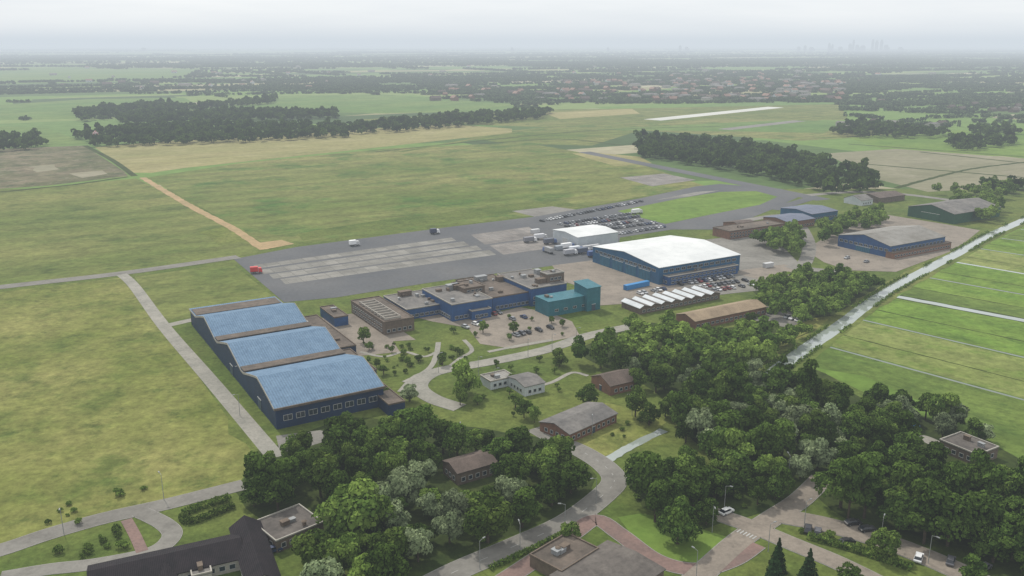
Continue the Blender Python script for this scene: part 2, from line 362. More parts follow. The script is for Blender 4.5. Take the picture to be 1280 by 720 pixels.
for pl in ([(470,190),(640,172),(760,162),(900,158)],[(600,180),(700,174),(780,182)],[(1060,180),(1280,196)],[(1080,205),(1280,222)],[(1150,190),(1300,206)],[(1120,235),(1210,212),(1290,202)],[(0,240),(90,231),(160,221)],[(240,173),(400,164),(560,153)]):
    ribbon('field_ditch',pl,5,'floor',6,jit=.3)
ribbon('taxiway',[(-300,395),(0,359),(150,342),(298,321)],9,'asph2',6)
ribbon('concrete_path',[(152,343),(168,358),(205,408),(262,474),(345,572)],5.5,'path',6)
ribbon('concrete_path',[(205,408),(240,400),(300,388)],5,'path',5)
ribbon('dirt_track',[(178,222),(235,256),(290,285),(330,312)],6,'dirt',7,jit=.15)
ribbon('runway_road',[(1030,250),(960,236),(900,224),(830,210),(730,190)],16,'asph',7)
ribbon('runway',[(815,150),(970,134)],34,'strip',7,straight=True)
ribbon('runway',[(905,162),(1000,151)],22,'asph2',7,straight=True)
ribbon('farm_track',[(500,190),(640,166),(760,150)],8,'mid',6)
ribbon('road',[(1010,244),(1070,240),(1130,243),(1200,252)],9,'asph2',8)
ribbon('road',[(965,262),(1000,252),(1020,246)],10,'asph',8)
ribbon('road',[(930,276),(985,270),(1010,300),(1005,330),(985,335)],8,'asph2',8)
ribbon('road',[(920,318),(960,322),(1010,336),(1060,340)],8,'asph2',8)
ribbon('road',[(575,510),(540,498),(523,482),(545,465),(610,453),(680,438),(735,420),(790,408)],6.5,'path',8,kerb=True)
ribbon('footpath',[(505,478),(535,462),(545,445),(548,428)],2.2,'path',7)
ribbon('footpath',[(545,465),(520,470),(500,490)],2.2,'path',7)
ribbon('footpath',[(450,440),(480,446),(505,440),(530,446),(546,440)],1.8,'path',7)
ribbon('footpath',[(580,425),(590,438),(575,448),(560,460)],1.8,'path',7)
ribbon('footpath',[(610,440),(650,432),(690,425)],2.2,'path',7)
ribbon('footpath',[(660,486),(690,478),(715,466),(735,470)],1.8,'path',7)
ribbon('road',[(520,740),(575,712),(650,680),(710,652),(755,618),(768,600),(756,583),(730,566),(700,552),(670,535)],7,'asph2',8,kerb=True,mk=True)
ribbon('road',[(-60,702),(0,688),(60,668),(130,648),(210,630),(305,606)],6,'asph2',8,kerb=True)
ribbon('loop_road',[(175,640),(205,655),(215,670),(190,690),(120,705),(60,712),(0,722)],4.6,'asph2',9,kerb=True)
ribbon('brick_path',[(158,650),(168,668),(178,690)],2.8,'red',10)
ribbon('brick_road',[(600,745),(660,706),(715,668),(745,650),(775,668),(820,700),(870,712),(915,700),(945,680)],5,'red',9,kerb=True)
ribbon('road',[(820,770),(880,715),(925,675),(965,648),(1000,625),(1028,598)],6,'pave',10,kerb=True)
ribbon('road',[(885,640),(930,655),(990,680),(1050,705),(1120,740)],6,'pave',11,kerb=True)
ribbon('road',[(975,645),(1040,658),(1120,682),(1200,715),(1260,745)],7.5,'pave',12,kerb=True)
ribbon('driveway',[(1110,545),(1150,547),(1180,560)],5,'path',8)
# ------------------------------------------------------------------ buildings
def winmesh(w,h):
    b=MB(); t=0.12
    for (x0,x1,z0,z1) in ((-w/2,w/2,0,t),(-w/2,w/2,h-t,h),(-w/2,-w/2+t,t,h-t),(w/2-t,w/2,t,h-t)): b.box(x0,x1,-0.12,0.02,z0,z1,0)
    b.box(-w/2+t,w/2-t,-0.04,0.01,t,h-t,1)
    if w>1.6: b.box(-0.05,0.05,-0.09,-0.041,t,h-t,0)
    return b.mesh('window',[M['frame'],M['glass']])
def place(face,LU,LV,s):
    return {'f':(s,0,0),'l':(0,s,-math.pi/2),'r':(LU,s,math.pi/2),'b':(s,LV,math.pi)}[face]
ANG=math.radians(31)
FOOT=[]
def building(name,label,cat,A,B,C,zt,wall,roof,style='flat',rise=2.5,win=(),ang='snap',axis='x',vents=0,doors=(),edge=True,prof=None,group=None,alt=None):
    a=Vector(P(*A,zt));b=Vector(P(*B,zt));c=Vector(P(*C,zt))
    th=ANG if ang=='snap' else (math.atan2(b.y-a.y,b.x-a.x) if ang is None else math.radians(ang))
    u=Vector((math.cos(th),math.sin(th)));v=Vector((-u.y,u.x))
    LU=max((b-a).dot(u),2);LV=max((c-a).dot(v),2)
    E=empty(name,a.x,a.y,0,th); top(E,label,cat,group)
    ctr=a+u*LU/2+v*LV/2; FOOT.append((ctr.x,ctr.y,th,LU/2,LV/2))
    span=LV if axis=='x' else LU; run=LU if axis=='x' else LV
    if prof: pr=prof(LU,LV)
    elif style=='flat': pr=[(0,zt),(span,zt)]
    elif style=='gable': pr=[(0,zt),(span/2,zt+rise),(span,zt)]
    elif style=='shed': pr=[(0,zt),(span,zt+rise)]
    def T(r,s,z): return (r,s,z) if axis=='x' else (s,r,z)
    w=MB()
    for r in (0,run):
        pts=[T(r,0,0)]+[T(r,s,z) for s,z in pr]+[T(r,span,0)]
        idx=tuple(range(len(pts))); flip=(r==0)==(axis=='x')
        w.add(pts,[idx if not flip else idx[::-1]])
    for s,z in (pr[0],pr[-1]): w.add([T(0,s,0),T(run,s,0),T(run,s,z),T(0,s,z)],[(0,1,2,3)])
    w.obj('wall',[M[wall]],E)
    rf=MB(); t=0.22; o=0.35 if style!='flat' else 0.1; n=len(pr)
    for i in range(n-1):
        (s0,z0),(s1,z1)=pr[i],pr[i+1]
        if i==0 : 
            k=o/max(abs(s1-s0),.1); s0n,z0n=s0-o,z0-(z1-z0)*k
        else: s0n,z0n=s0,z0
        if i==n-2:
            k=o/max(abs(s1-s0),.1); s1n,z1n=s1+o,z1+(z1-z0)*k
        else: s1n,z1n=s1,z1
        q=[T(-o,s0n,z0n+.02),T(run+o,s0n,z0n+.02),T(run+o,s1n,z1n+.02),T(-o,s1n,z1n+.02)]
        q2=[(x,y,z+t) for x,y,z in q]
        rf.add(q+q2,[(4,5,6,7),(3,2,1,0),(0,1,5,4),(1,2,6,5),(2,3,7,6),(3,0,4,7)],i%2 if alt else 0)
    rf.obj('roof',[M[roof]]+([M[alt]] if alt else []),E)
    if style=='flat' and edge:
        e=MB(); zz=zt+.245
        e.box(-.12,LU+.12,-.14,.2,zz,zz+.35);e.box(-.12,LU+.12,LV-.2,LV+.14,zz,zz+.35)
        e.box(-.13,.2,.205,LV-.205,zz,zz+.345);e.box(LU-.2,LU+.13,.205,LV-.205,zz,zz+.345)
        e.obj('roof_edge',[M['conw' if roof!='brownr' else 'brick2']],E)
    for k in range(vents):
        q=MB(); sx,sy,sz=random.uniform(.8,2.6),random.uniform(.8,2.2),random.uniform(.5,1.4)
        x=random.uniform(1.5,max(LU-3.5,1.6));y=random.uniform(1.5,max(LV-3.5,1.6))
        if k%3==2: q.cyl((x,y,zt+.245),(x,y,zt+.245+sz),.5,.5,10); q.cyl((x,y,zt+.25+sz),(x,y,zt+.5+sz),.75,.3,10)
        elif k%5==4 and LU>14: q.box(x,min(x+6,LU-1),y,y+3,zt+.245,zt+2.4); q.box(x-.15,min(x+6,LU-1)+.15,y-.15,y+3.15,zt+2.41,zt+2.6)
        else: q.box(x,x+sx,y,y+sy,zt+.245,zt+.245+sz); q.box(x-.1,x+sx+.1,y-.1,y+sy+.1,zt+.25+sz,zt+.35+sz)
        q.obj('roof_vent',[M['metal'] if k%2 else M['brick2']],E)
    cnt=0
    for (face,z0,h,ww,gap) in win:
        me=winmesh(ww,h); L=LU if face in 'fb' else LV; k=int((L-1)/(ww+gap)); 
        for i in range(k):
            if cnt>=96: break
            s=(L-k*(ww+gap)+gap)/2+ww/2+i*(ww+gap); x,y,r=place(face,LU,LV,s)
            o2=link(bpy.data.objects.new('window',me)); o2.parent=E; o2.location=(x,y,z0); o2.rotation_euler=(0,0,r); cnt+=1
    for (face,pos,ww,h,mt) in doors:
        q=MB(); q.box(-ww/2,ww/2,-.14,.02,0,h,0); q.box(-ww/2-.15,ww/2+.15,-.2,.02,h+.005,h+.2,1)
        q.box(-ww/2+.15,-.06,-.17,-.145,.3,h-.3,0); q.box(.06,ww/2-.15,-.17,-.145,.3,h-.3,0)
        d=q.obj('door',[M[mt],M['trim']],E); L=LU if face in 'fb' else LV
        x,y,r=place(face,LU,LV,L*pos); d.location=(x,y,0); d.rotation_euler=(0,0,r)
    return E,LU,LV
def prA(LU,LV):
    d=39.0; out=[]
    for i in range(3):
        s0=d*i+(0 if i==0 else 1.8); s1=d*(i+1)-1.8; k=9
        for j in range(k):
            t=j/(k-1); z=7.2+4.6*(1-abs(2*t-1)**1.08)
            out.append((s0+(s1-s0)*t,z))
    out.append((max(LV,d*3+11),7.2)); out[0]=(0,7.0)
    return out
E,LU,LV=building('blue_hangar','triple-span blue hangar with three light blue gabled roofs','hangar',(344,512),(478,483),(230,390),7,'navy','bluer','gable',prof=prA,
   win=[('f',2.5,2,3,1.2)],doors=[('l',.15,4,4,'door'),('l',.45,4,4,'door')])
q=MB(); q.box(0.2,LU-.2,116.2,LV,7.45,7.7); q.obj('roof_deck',[M['brownr']],E)
for i in range(2):
    q=MB(); q.box(-.3,LU+.3,39*(i+1)-2.6,39*(i+1)+2.6,7.95,8.3); q.obj('gutter',[M['brownr']],E)
q=MB(); q.box(-.45,LU+.45,-.9,-.36,6.8,7.5); q.obj('eave_gutter',[M['brownr']],E)
pa=prA(LU,LV)
for x0,x1 in ((-.5,-.37),(LU+.37,LU+.5)):
    q=MB(); vs=[]; n_=len(pa)
    for x in (x0,x1):
        vs+=[(x,s,z-.35) for s,z in pa]+[(x,s,z+.4) for s,z in pa]
    fs=[]
    for i in range(n_-1):
        a=i;b_=i+1;c_=n_+i+1;d_=n_+i;o2=2*n_
        fs+=[(a,b_,c_,d_)[::-1],(a+o2,b_+o2,c_+o2,d_+o2),(d_,c_,c_+o2,d_+o2),(b_,a,a+o2,b_+o2)]
    q.add(vs,fs); q.obj('gable_trim',[M['conw']],E)
B=building
B('annex','flat-roofed brown annex beside the blue hangar','building',(414,438),(442,430),(374,398),4,'navy','brownr',vents=5,win=[('r',1,1.5,2,1)])
B('annex','stepped middle annex beside the blue hangar','building',(446,468),(468,461),(416,441),4.8,'navy','brownr',vents=2,win=[('r',1,1.5,2,1)])
B('annex','low brown annex beside the blue hangar','building',(486,507),(503,500),(450,471),4,'navy','brownr',vents=3,win=[('r',1,1.5,2,1)])
E,LU,LV=B('large_hangar','large blue aircraft hangar with white sheet roof','hangar',(824,335),(920,317),(750,307),9,'bluew','whiter','gable',rise=2.8,
   win=[('l',6.2,1.5,3,0.8),('f',6,1.6,3,1)],doors=[('l',.2,9,5.5,'hdoor'),('l',.4,9,5.5,'hdoor'),('l',.6,9,5.5,'hdoor'),('l',.8,9,5.5,'hdoor')])
B('hangar_offices','low blue and brick office range against the large hangar','building',(836,347),(926,333),(829,343),4.5,'blued','gravel',win=[('f',.9,1.2,2,.7),('f',2.9,1.1,2,.7),('l',1,1.5,1.5,1)],vents=3)
B('storage_tent','white rectangular storage tent on the apron','tent',(722,297),(775,291),(694,287),7,'whitew','whiter','gable',rise=1.2,doors=[('l',.5,5,4,'trim')])
B('office_block','brown brick block with slatted roof frames','office building',(480,404),(510,393),(436,377),5.5,'brick2','brownr',win=[('f',1,1.4,1.6,.9),('l',1,1.4,1.6,.9),('l',3.3,1.2,1.6,.9)],vents=0)
EO=bpy.data.objects['office_block']
B('office_block','low office wing with grey bitumen roof','office building',(508,388),(553,377),(478,371),4.6,'blued','gravel',win=[('f',.9,1.4,2,.5),('l',.9,1.4,2,.5)],vents=8)
B('office_block','dark blue banded office wing with flat roof','office building',(565,382),(612,372),(534,361),7.6,'blued','gravel',win=[('f',.9,1.5,1.8,.5),('l',.9,1.5,1.8,.5)],vents=10)
B('office_block','long dark blue office wing with rooftop plant','office building',(616,373),(660,363),(574,350),6.4,'blued','brownr',win=[('f',.9,1.5,1.8,.5),('l',.9,1.5,1.8,.5)],vents=12)
B('office_block','dark blue office wing with brown rooftop box','office building',(664,362),(704,353),(632,342),8.4,'blued','gravel',win=[('f',.9,1.5,1.8,.5),('f',3.4,1.2,1.8,.5)],vents=10)
B('control_block','brown upper office block with pale fascia','office building',(684,344),(706,341),(678,340),12.5,'brick2','gravel',win=[('f',9.5,1.5,1.8,.5),('l',9.5,1.5,1.2,.5)],vents=2)
B('roof_pavilion','raised brown rooftop storey on the office range','office building',(580,362),(604,357),(566,354),9.6,'brick2','brownr',win=[('f',8,1,1.6,.5)],vents=2)
B('plant_block','small brick plant block with flat roof','building',(418,398),(432,393),(404,384),4,'blued','brownr',vents=2)
B('office_annex','projecting low blue office annex with flat roof','office building',(590,390),(612,385),(582,384),4,'blued','gravel',win=[('f',.9,1.4,1.8,.5)],vents=2)
B('boiler_house','teal clad boiler house','building',(686,378),(735,367),(672,370),7,'teal','teal','flat',edge=False,win=[('f',2,1.2,2,3)],vents=2)
B('boiler_tower','tall teal clad tower of the boiler house','building',(734,361),(748,357),(722,354),11,'teal','teal','shed',rise=1.0,doors=[('f',.5,2,3,'door')])
def prZ(LU,LV):
    k=8; d=LU/k; out=[(0,3.0)]
    for i in range(k): out+=[(d*i+d*.34,4.0),(d*(i+1),3.0)]
    return out
B('long_shed','long low shed with row of small pale gabled roofs','shed',(800,385),(897,365),(783,375),3.2,'brick2','whitew','gable',prof=prZ,axis='y',win=[('f',.8,1.2,1.8,1)],alt='greyr')
B('long_shed','long low brick building with pale tan roof','building',(869,402),(947,380),(855,391),3.8,'brick','orange','gable',rise=1.8,win=[('f',1,1.3,1.8,1)])
B('brick_office','red brick building with flat roof beside apron','building',(912,290),(975,279),(897,284),5,'brick','brownr',win=[('f',1,1.3,1.5,1),('f',3,1.2,1.5,1)],vents=3)
B('brick_office','red brick building with blue-grey roof','building',(985,278),(1013,272),(964,270),5,'brick','slate','gable',rise=1.5,win=[('f',1,1.3,1.5,1)])
B('workshop','blue-walled workshop with blue-grey roof','building',(1015,268),(1045,263),(992,258),6,'bluew','slate','gable',rise=1.5,win=[('f',2,1.3,1.5,1)])
B('brick_office','small brick store among trees','building',(930,284),(950,281),(918,276),4,'brick','tile','gable',rise=1.8)
B('blue_grey_hangar','blue hangar with weathered grey roof and brick base','hangar',(1113,308),(1188,297),(1047,294),7,'blued','metalr','gable',rise=3.6,win=[('f',3.5,1.6,2.5,1),('l',3.5,1.6,2.5,1)],doors=[('l',.5,10,3.2,'hdoor')])
B('hangar_annex','brick office annex along the grey-roofed hangar','building',(1117,317),(1191,304),(1112,314),3.4,'brick','brownr',win=[('f',1,1.3,1.5,1)])
B('green_hangar','dark green hangar with grey roof','hangar',(1193,268),(1246,258),(1143,257),7,'greenw','gravel','gable',rise=4,doors=[('l',.5,14,5,'greenw')])
B('farm_house','white house with grey roof','house',(1077,251),(1091,249),(1064,246),4,'whitew','gravel','gable',rise=3,win=[('f',1,1.3,1.2,1.4)])
B('brick_office','brown low building beyond the grassy oval','building',(1100,248),(1145,246),(1085,242),4,'brick2','tile','gable',rise=2)
B('guard_house','dark-roofed flat house with pale fascia','house',(1222,570),(1246,559),(1174,551),3.4,'brick2','greyr',win=[('f',.9,1.4,1.4,1),('l',.9,1.4,1.4,1)],vents=2)
B('barrack','long low brick barrack with grey gabled roof','building',(712,543),(771,517),(686,523),3.2,'brick','gravel','gable',rise=1.6,ang=None,win=[('f',.9,1.3,1.3,1.1),('l',.9,1.3,1.3,1.1)],doors=[('f',.5,1.2,2.2,'door')])
B('pavilion','low pavilion with pale grey roof','building',(613,478),(641,470),(600,470),3,'whitew','metalr',win=[('f',.9,1.3,1.3,.8)],vents=2)
B('pavilion','white and blue pavilion with grey gabled roof','building',(656,484),(677,476),(636,471),3.6,'whitew','gravel','gable',rise=1,win=[('f',.9,1.3,1.3,.8),('l',.9,1.3,1.3,.8)])
B('brick_house','brown brick house with brown tiled roof','house',(763,483),(794,474),(750,468),3.6,'brick','tile','gable',rise=2.2,win=[('f',.9,1.3,1.3,1)],doors=[('l',.5,1.1,2.1,'door')])
B('brick_house','square brown-roofed building among the trees','house',(572,592),(621,578),(552,577),3.8,'brick2','tile','gable',rise=1.4,ang=None,win=[('f',.9,1.4,1.3,1),('l',.9,1.4,1.3,1)])
B('flat_house','grey flat-roofed house with pale fascia','house',(345,678),(404,654),(322,652),3,'brick2','greyr',ang=None,win=[('f',.9,1.4,1.3,1),('l',.9,1.4,1.3,1)],vents=3)
B('clubhouse','grey-brown flat-roofed clubhouse wing','building',(702,716),(748,687),(667,692),3,'brick2','brownr',ang=None,win=[('f',.9,1.2,1.6,.6)],vents=4)
B('clubhouse','broad grey-brown low-roofed clubhouse','building',(760,760),(830,712),(702,712),3,'brick2','greyr','gable',rise=.7,ang=None,win=[('f',.9,1.2,1.6,.6)])
HA=25
B('courtyard_house','dark slate-roofed courtyard wing with white trim','house',(112,742),(300,683),(84,714),3,'conw','dark','gable',rise=2.0,ang=HA,win=[('f',.8,1.4,1.5,.8)],doors=[('f',.5,1.2,2.1,'trim')])
B('courtyard_house','dark slate-roofed cross wing with white gable','house',(310,735),(348,716),(262,666),3.2,'conw','dark','gable',rise=2.4,ang=HA,axis='y',win=[('l',.8,1.4,1.5,.8),('f',.9,1.4,1.3,1.5)])
B('courtyard_house','small dark-roofed inner wing with pale walls','house',(200,748),(224,738),(180,712),2.8,'conw','dark','gable',rise=1.6,ang=HA,axis='y',win=[('l',.8,1.4,1.5,.8),('r',.8,1.4,1.5,.8)])
B('courtyard_house','flat-roofed pale porch in the courtyard','house',(240,722),(264,713),(234,715),2.6,'conw','gravel',ang=HA,win=[('f',.8,1.2,1.2,.8)],vents=1)
q=MB()
for i in range(9):
    y=2+i*3.6; q.box(1.0,8.8,y,y+.5,6.1,6.9)
for x in (1.2,8.3):
    q.box(x,x+.3,2,31.5,6.95,7.15)
q.obj('roof_frame',[M['conw']],EO)
# ------------------------------------------------------------------ vegetation
def mesh_np(name,V,Fq,tint,mat):
    k=4
    me=bpy.data.meshes.new(name); me.vertices.add(len(V)); me.vertices.foreach_set('co',V.astype(np.float32).ravel())
    me.loops.add(len(Fq)*k); me.loops.foreach_set('vertex_index',Fq.astype(np.int32).ravel())
    me.polygons.add(len(Fq)); me.polygons.foreach_set('loop_start',np.arange(0,len(Fq)*k,k,dtype=np.int32))
    me.update(calc_edges=True); a=me.attributes.new('tint','FLOAT','FACE'); a.data.foreach_set('value',tint.astype(np.float32))
    me.materials.append(mat); return me
def crown(seed,R,zc,rz,nl,nq,leaf,shape='round'):
    r=np.random.default_rng(seed)
    if shape=='cone':
        tt=r.random(nq)**0.6; z=zc+rz*(1-2*tt*0.98); rad=R*tt*(0.75+.35*np.sin(tt*40+r.random(nq)))
        a=r.random(nq)*2*np.pi; rad*=r.uniform(.75,1.05,nq)
        C=np.stack([rad*np.cos(a),rad*np.sin(a),z],1); N=np.stack([np.cos(a),np.sin(a),np.full(nq,.5)],1); lt=r.random(nq)*.5
    else:
        d=r.normal(size=(nl,3)); d/=np.linalg.norm(d,axis=1)[:,None]; d*=(r.random(nl)**0.35)[:,None]
        lc=d*np.array([R*.82,R*.72,rz*.74]); lr=r.uniform(.2,.46,nl)*R; lc[0]=0; lr[0]=R*.5
        lv=r.random(nl)*.5
        li=r.choice(nl,nq*2,p=lr**2/np.sum(lr**2)); D=r.normal(size=(nq*2,3)); D/=np.linalg.norm(D,axis=1)[:,None]
        D[:,2]=np.where(D[:,2]<-.45,-D[:,2],D[:,2])
        C=lc[li]+D*lr[li][:,None]*r.uniform(.76,1.16,nq*2)[:,None]*np.array([1,1,.85])
        dist=np.linalg.norm((C[:,None,:]-lc[None])/np.array([1,1,.85]),axis=2)/lr[None]
        ok=np.where(dist.min(1)>.7)[0][:nq]; C=C[ok];N=D[ok];lt=lv[li[ok]]; C[:,2]+=zc
    n=len(C); N=N+r.normal(size=(n,3))*.5; N/=np.linalg.norm(N,axis=1)[:,None]
    A=np.cross(N,r.normal(size=(n,3))); A/=np.linalg.norm(A,axis=1)[:,None]; Bv=np.cross(N,A)
    s=leaf*r.uniform(.5,1.2,n)[:,None]
    q=[C+A*s*r.uniform(.6,1.1,(n,1)),C+Bv*s*r.uniform(.5,1,(n,1)),C-A*s*r.uniform(.6,1.1,(n,1)),C-Bv*s*r.uniform(.5,1,(n,1))]
    V=np.stack(q,1).reshape(-1,3); Fq=np.arange(n*4).reshape(-1,4)
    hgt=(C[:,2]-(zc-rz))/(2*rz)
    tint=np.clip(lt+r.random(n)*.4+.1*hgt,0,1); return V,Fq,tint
def trunkmesh(h,r,seed):
    b=MB(); rr=random.Random(seed); b.cyl((0,0,-.2),(0,0,h*.5),r,r*.7,8,0,False); b.cyl((0,0,h*.5),(.1,.1,h*.8),r*.7,r*.25,7,0)
    for i in range(5):
        a=i*1.3+rr.random(); z=h*rr.uniform(.32,.6); L=h*rr.uniform(.2,.32)
        b.cyl((0,0,z),(math.cos(a)*L,math.sin(a)*L,z+L*.8),r*.38,r*.1,5)
    return b.mesh('trunk',[M['bark']])
KIND={}
def mk(key,name,label,mat,R,h,n=3,shape='round',nq=2100,leaf=.52,group='woodland trees',rr_=.455):
    vs=[]
    for i in range(n):
        seed=sum(map(ord,key))*7+i
        rz=h*rr_; V,Fq,t=crown(seed,R,h-rz if shape=='round' else h*.52,rz if shape=='round' else h*.5,14+4*i,nq,leaf,shape)
        vs.append((mesh_np('crown',V,Fq,t,M[mat]),trunkmesh(h*.8,R*.055+.08,seed)))
    KIND[key]=(name,label,vs,group,h)
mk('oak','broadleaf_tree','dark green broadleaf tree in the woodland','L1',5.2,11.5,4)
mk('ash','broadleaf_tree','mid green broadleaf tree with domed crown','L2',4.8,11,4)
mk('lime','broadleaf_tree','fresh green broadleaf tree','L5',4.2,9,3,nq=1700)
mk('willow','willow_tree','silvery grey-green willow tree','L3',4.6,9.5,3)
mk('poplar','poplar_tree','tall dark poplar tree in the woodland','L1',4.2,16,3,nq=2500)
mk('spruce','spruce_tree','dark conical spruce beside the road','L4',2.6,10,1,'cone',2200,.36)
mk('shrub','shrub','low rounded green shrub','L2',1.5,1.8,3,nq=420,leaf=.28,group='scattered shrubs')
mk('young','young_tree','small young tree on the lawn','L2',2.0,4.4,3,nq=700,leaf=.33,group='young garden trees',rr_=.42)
def tree(key,x,y,s=1.0):
    name,label,vs,g,h=KIND[key]; cm,tm=random.choice(vs)
    E=empty(name,x,y,0,random.uniform(0,6.28)); sc=s*random.uniform(.68,1.24); E.scale=(sc*random.uniform(.85,1.15),sc,sc*random.uniform(.82,1.2))
    top(E,label,'shrub' if key=='shrub' else 'tree',g)
    for nm,me in (('crown',cm),('trunk',tm)):
        o=link(bpy.data.objects.new(nm,me)); o.parent=E
def inpoly(x,y,p):
    c=False;j=len(p)-1
    for i in range(len(p)):
        if (p[i][1]>y)!=(p[j][1]>y) and x<(p[j][0]-p[i][0])*(y-p[i][1])/(p[j][1]-p[i][1])+p[i][0]: c=not c
        j=i
    return c
def blocked(x,y,mrg=3.2):
    for cx,cy,th,a,b in FOOT:
        dx,dy=x-cx,y-cy
        if abs(dx*math.cos(th)+dy*math.sin(th))<a+mrg and abs(-dx*math.sin(th)+dy*math.cos(th))<b+mrg: return True
    return False
def fill(poly,sp,z=6,thin=0.0,road=True):
    p=[P(a,b,z) for a,b in poly]; xs=[q[0] for q in p];ys=[q[1] for q in p]; out=[]
    y=min(ys)
    while y<max(ys):
        x=min(xs)
        while x<max(xs):
            X=x+random.uniform(-.45,.45)*sp;Y=y+random.uniform(-.45,.45)*sp
            if inpoly(X,Y,p) and random.random()>=thin and not blocked(X,Y) and not (road and onroad(X,Y,1.2)): out.append((X,Y))
            x+=sp
        y+=sp
    return out
W=[
([(296,592),(335,572),(345,550),(400,532),(440,515),(500,515),(560,528),(640,538),(700,550),(742,575),(742,602),(700,600),(640,592),(628,560),(545,560),(540,590),(470,590),(400,606),(320,622)],7.0,['oak','oak','ash','oak'],7.5,.92),
([(410,640),(420,615),(480,600),(550,600),(640,600),(715,612),(700,632),(630,660),(560,692),(515,720),(390,725),(380,690)],6.9,['oak','ash','ash','willow','oak','lime','willow'],7.5,.97),
([(715,435),(745,425),(790,394),(850,392),(895,412),(960,402),(985,418),(975,440),(930,468),(870,480),(835,475),(800,462),(745,452)],7.8,['oak','ash','oak','willow','ash'],7.5,.88),
([(850,485),(900,472),(960,457),(1020,472),(1065,490),(1100,515),(1080,560),(1030,585),(985,592),(930,575),(885,555),(850,525)],6.9,['oak','poplar','ash','oak','willow'],8,.97),
([(1040,600),(1060,560),(1100,550),(1160,565),(1240,590),(1300,580),(1330,720),(1250,712),(1210,702),(1120,662),(1050,637)],6.4,['poplar','oak','oak','ash','poplar'],9,1.03),
([(1075,480),(1150,490),(1235,520),(1258,532),(1170,537),(1100,515)],6.6,['willow','ash','willow','oak'],7,.9),
([(1060,520),(1100,508),(1150,535),(1150,558),(1090,560)],6.8,['oak','ash','poplar'],8,.9),
([(768,592),(790,575),(830,565),(870,570),(890,600),(890,645),(850,652),(800,630),(775,618)],6.8,['oak','oak','ash','oak'],7.5,.95),
([(870,560),(950,580),(1005,600),(990,625),(930,632),(890,630)],7.2,['oak','ash','oak','lime'],7,.85),
([(1010,690),(1060,700),(1100,722),(1040,730)],7,['oak','ash'],5,.6),
([(945,350),(1010,335),(1100,345),(1108,358),(1060,380),(1000,395),(950,375)],7,['ash','lime','ash','willow'],6,.75),
([(945,290),(1010,278),(1100,262),(1108,272),(1050,288),(985,318),(950,308)],8.2,['oak','ash'],6,.85),
([(1195,250),(1235,245),(1256,262),(1245,272),(1225,270)],9,['oak'],5,.9),
([(740,502),(830,488),(850,500),(835,516),(790,512)],8.5,['ash','oak','lime'],6,.75),
([(690,500),(735,486),(745,500),(705,512)],8,['ash','oak'],6,.6),
([(345,548),(385,560),(395,590),(350,600)],7.5,['oak'],6,.8),
([(1150,236),(1250,228),(1290,240),(1200,246)],12,['oak','ash'],5,.8),
([(985,408),(1010,405),(960,450),(930,475)],8,['ash','lime'],5,.75),
]
cand=[]
for poly,sp,kinds,z,sc in W:
    for x,y in fill(poly,sp,z,.03): cand.append((math.hypot(x,y),x,y,random.choice(kinds),sc))
single=[(478,485,'lime',.9),(512,486,'willow',.8),(582,470,'lime',1.35),(575,490,'lime',.9),(380,575,'oak',.8),(484,600,'willow',.9),(524,590,'willow',1.0),
(858,590,'ash',.9),(897,600,'lime',.8),(713,662,'ash',.6),(973,690,'spruce',.95),(1012,700,'spruce',.95),(968,715,'spruce',.9),
(438,640,'ash',1.4),(400,690,'ash',1.1),(470,620,'willow',1.0),(640,470,'young',1),(700,445,'lime',.7),(1258,230,'oak',.8),(1100,300,'ash',.6),
(655,505,'oak',.7),(668,512,'ash',.7),(735,492,'oak',.7),(800,470,'ash',.8),(540,620,'lime',1.0),(600,655,'lime',.9),(690,600,'oak',1.2),(940,392,'ash',.6),(925,402,'lime',.6),(900,408,'ash',.6)]
for px,py,k,s in single:
    x,y=P(px,py+3,KIND[k][4]*.5*s); cand.append((math.hypot(x,y)*.5,x,y,k,s))
cand.sort()
near,rest=cand[:298],cand[298:]
for _,x,y,k,s in near: tree(k,x,y,s)
print('trees',len(cand))
gp=[([(440,420),(500,432),(545,425),(620,440),(560,470),(500,480),(470,460)],8.5,'young'),([(560,395),(640,385),(690,395),(690,415),(640,435),(565,425)],14,'young'),
    ([(600,445),(700,445),(740,490),(640,520),(590,500)],11,'young'),([(680,395),(780,400),(770,415),(700,425)],12,'young')]
gt=[]
for poly,sp,k in gp:
    for x,y in fill(poly,sp,2):
        if not blocked(x,y,1): gt.append((x,y,k))
for x,y,k in gt[:170]: tree(k,x,y,random.choice([.45,.6,.8,1.1]))
sh=[]
for poly,sp,th in [([(50,690),(165,655),(180,680),(70,712)],3.2,.5),([(0,625),(120,612),(200,590),(290,595),(200,625),(0,672)],18,.5),([(700,530),(760,560),(840,530),(800,505)],5,.4),([(780,610),(960,605),(1000,610),(930,640),(800,635)],5,.4),([(1000,650),(1150,700),(1130,710),(990,660)],2.4,.3),([(440,425),(560,430),(600,440),(500,480)],4.5,.4)]:
    for x,y in fill(poly,sp,.8,th): sh.append((x,y))
for px,py in [(75,640),(85,645),(98,655),(92,640),(150,620),(180,612),(60,655),(110,690),(125,672),(145,665)]: sh.append(P(px,py))
for x,y in sh[:290]: tree('shrub',x,y,random.choice([.35,.5,.7,.9]))
def tuftcloud(name,C,mat,leaf,flat=.5):
    C=np.array(C); n_=len(C); A=rng.normal(size=(n_,3))*leaf; Bq=rng.normal(size=(n_,3))*leaf; A[:,2]*=flat;Bq[:,2]*=flat
    V=np.stack([C+A,C+Bq,C-A,C-Bq],1).reshape(-1,3); V[:,2]=np.maximum(V[:,2],.12)
    o=link(bpy.data.objects.new(name,mesh_np(name,V,np.arange(n_*4).reshape(-1,4),rng.random(n_),M[mat]))); o['kind']='stuff'
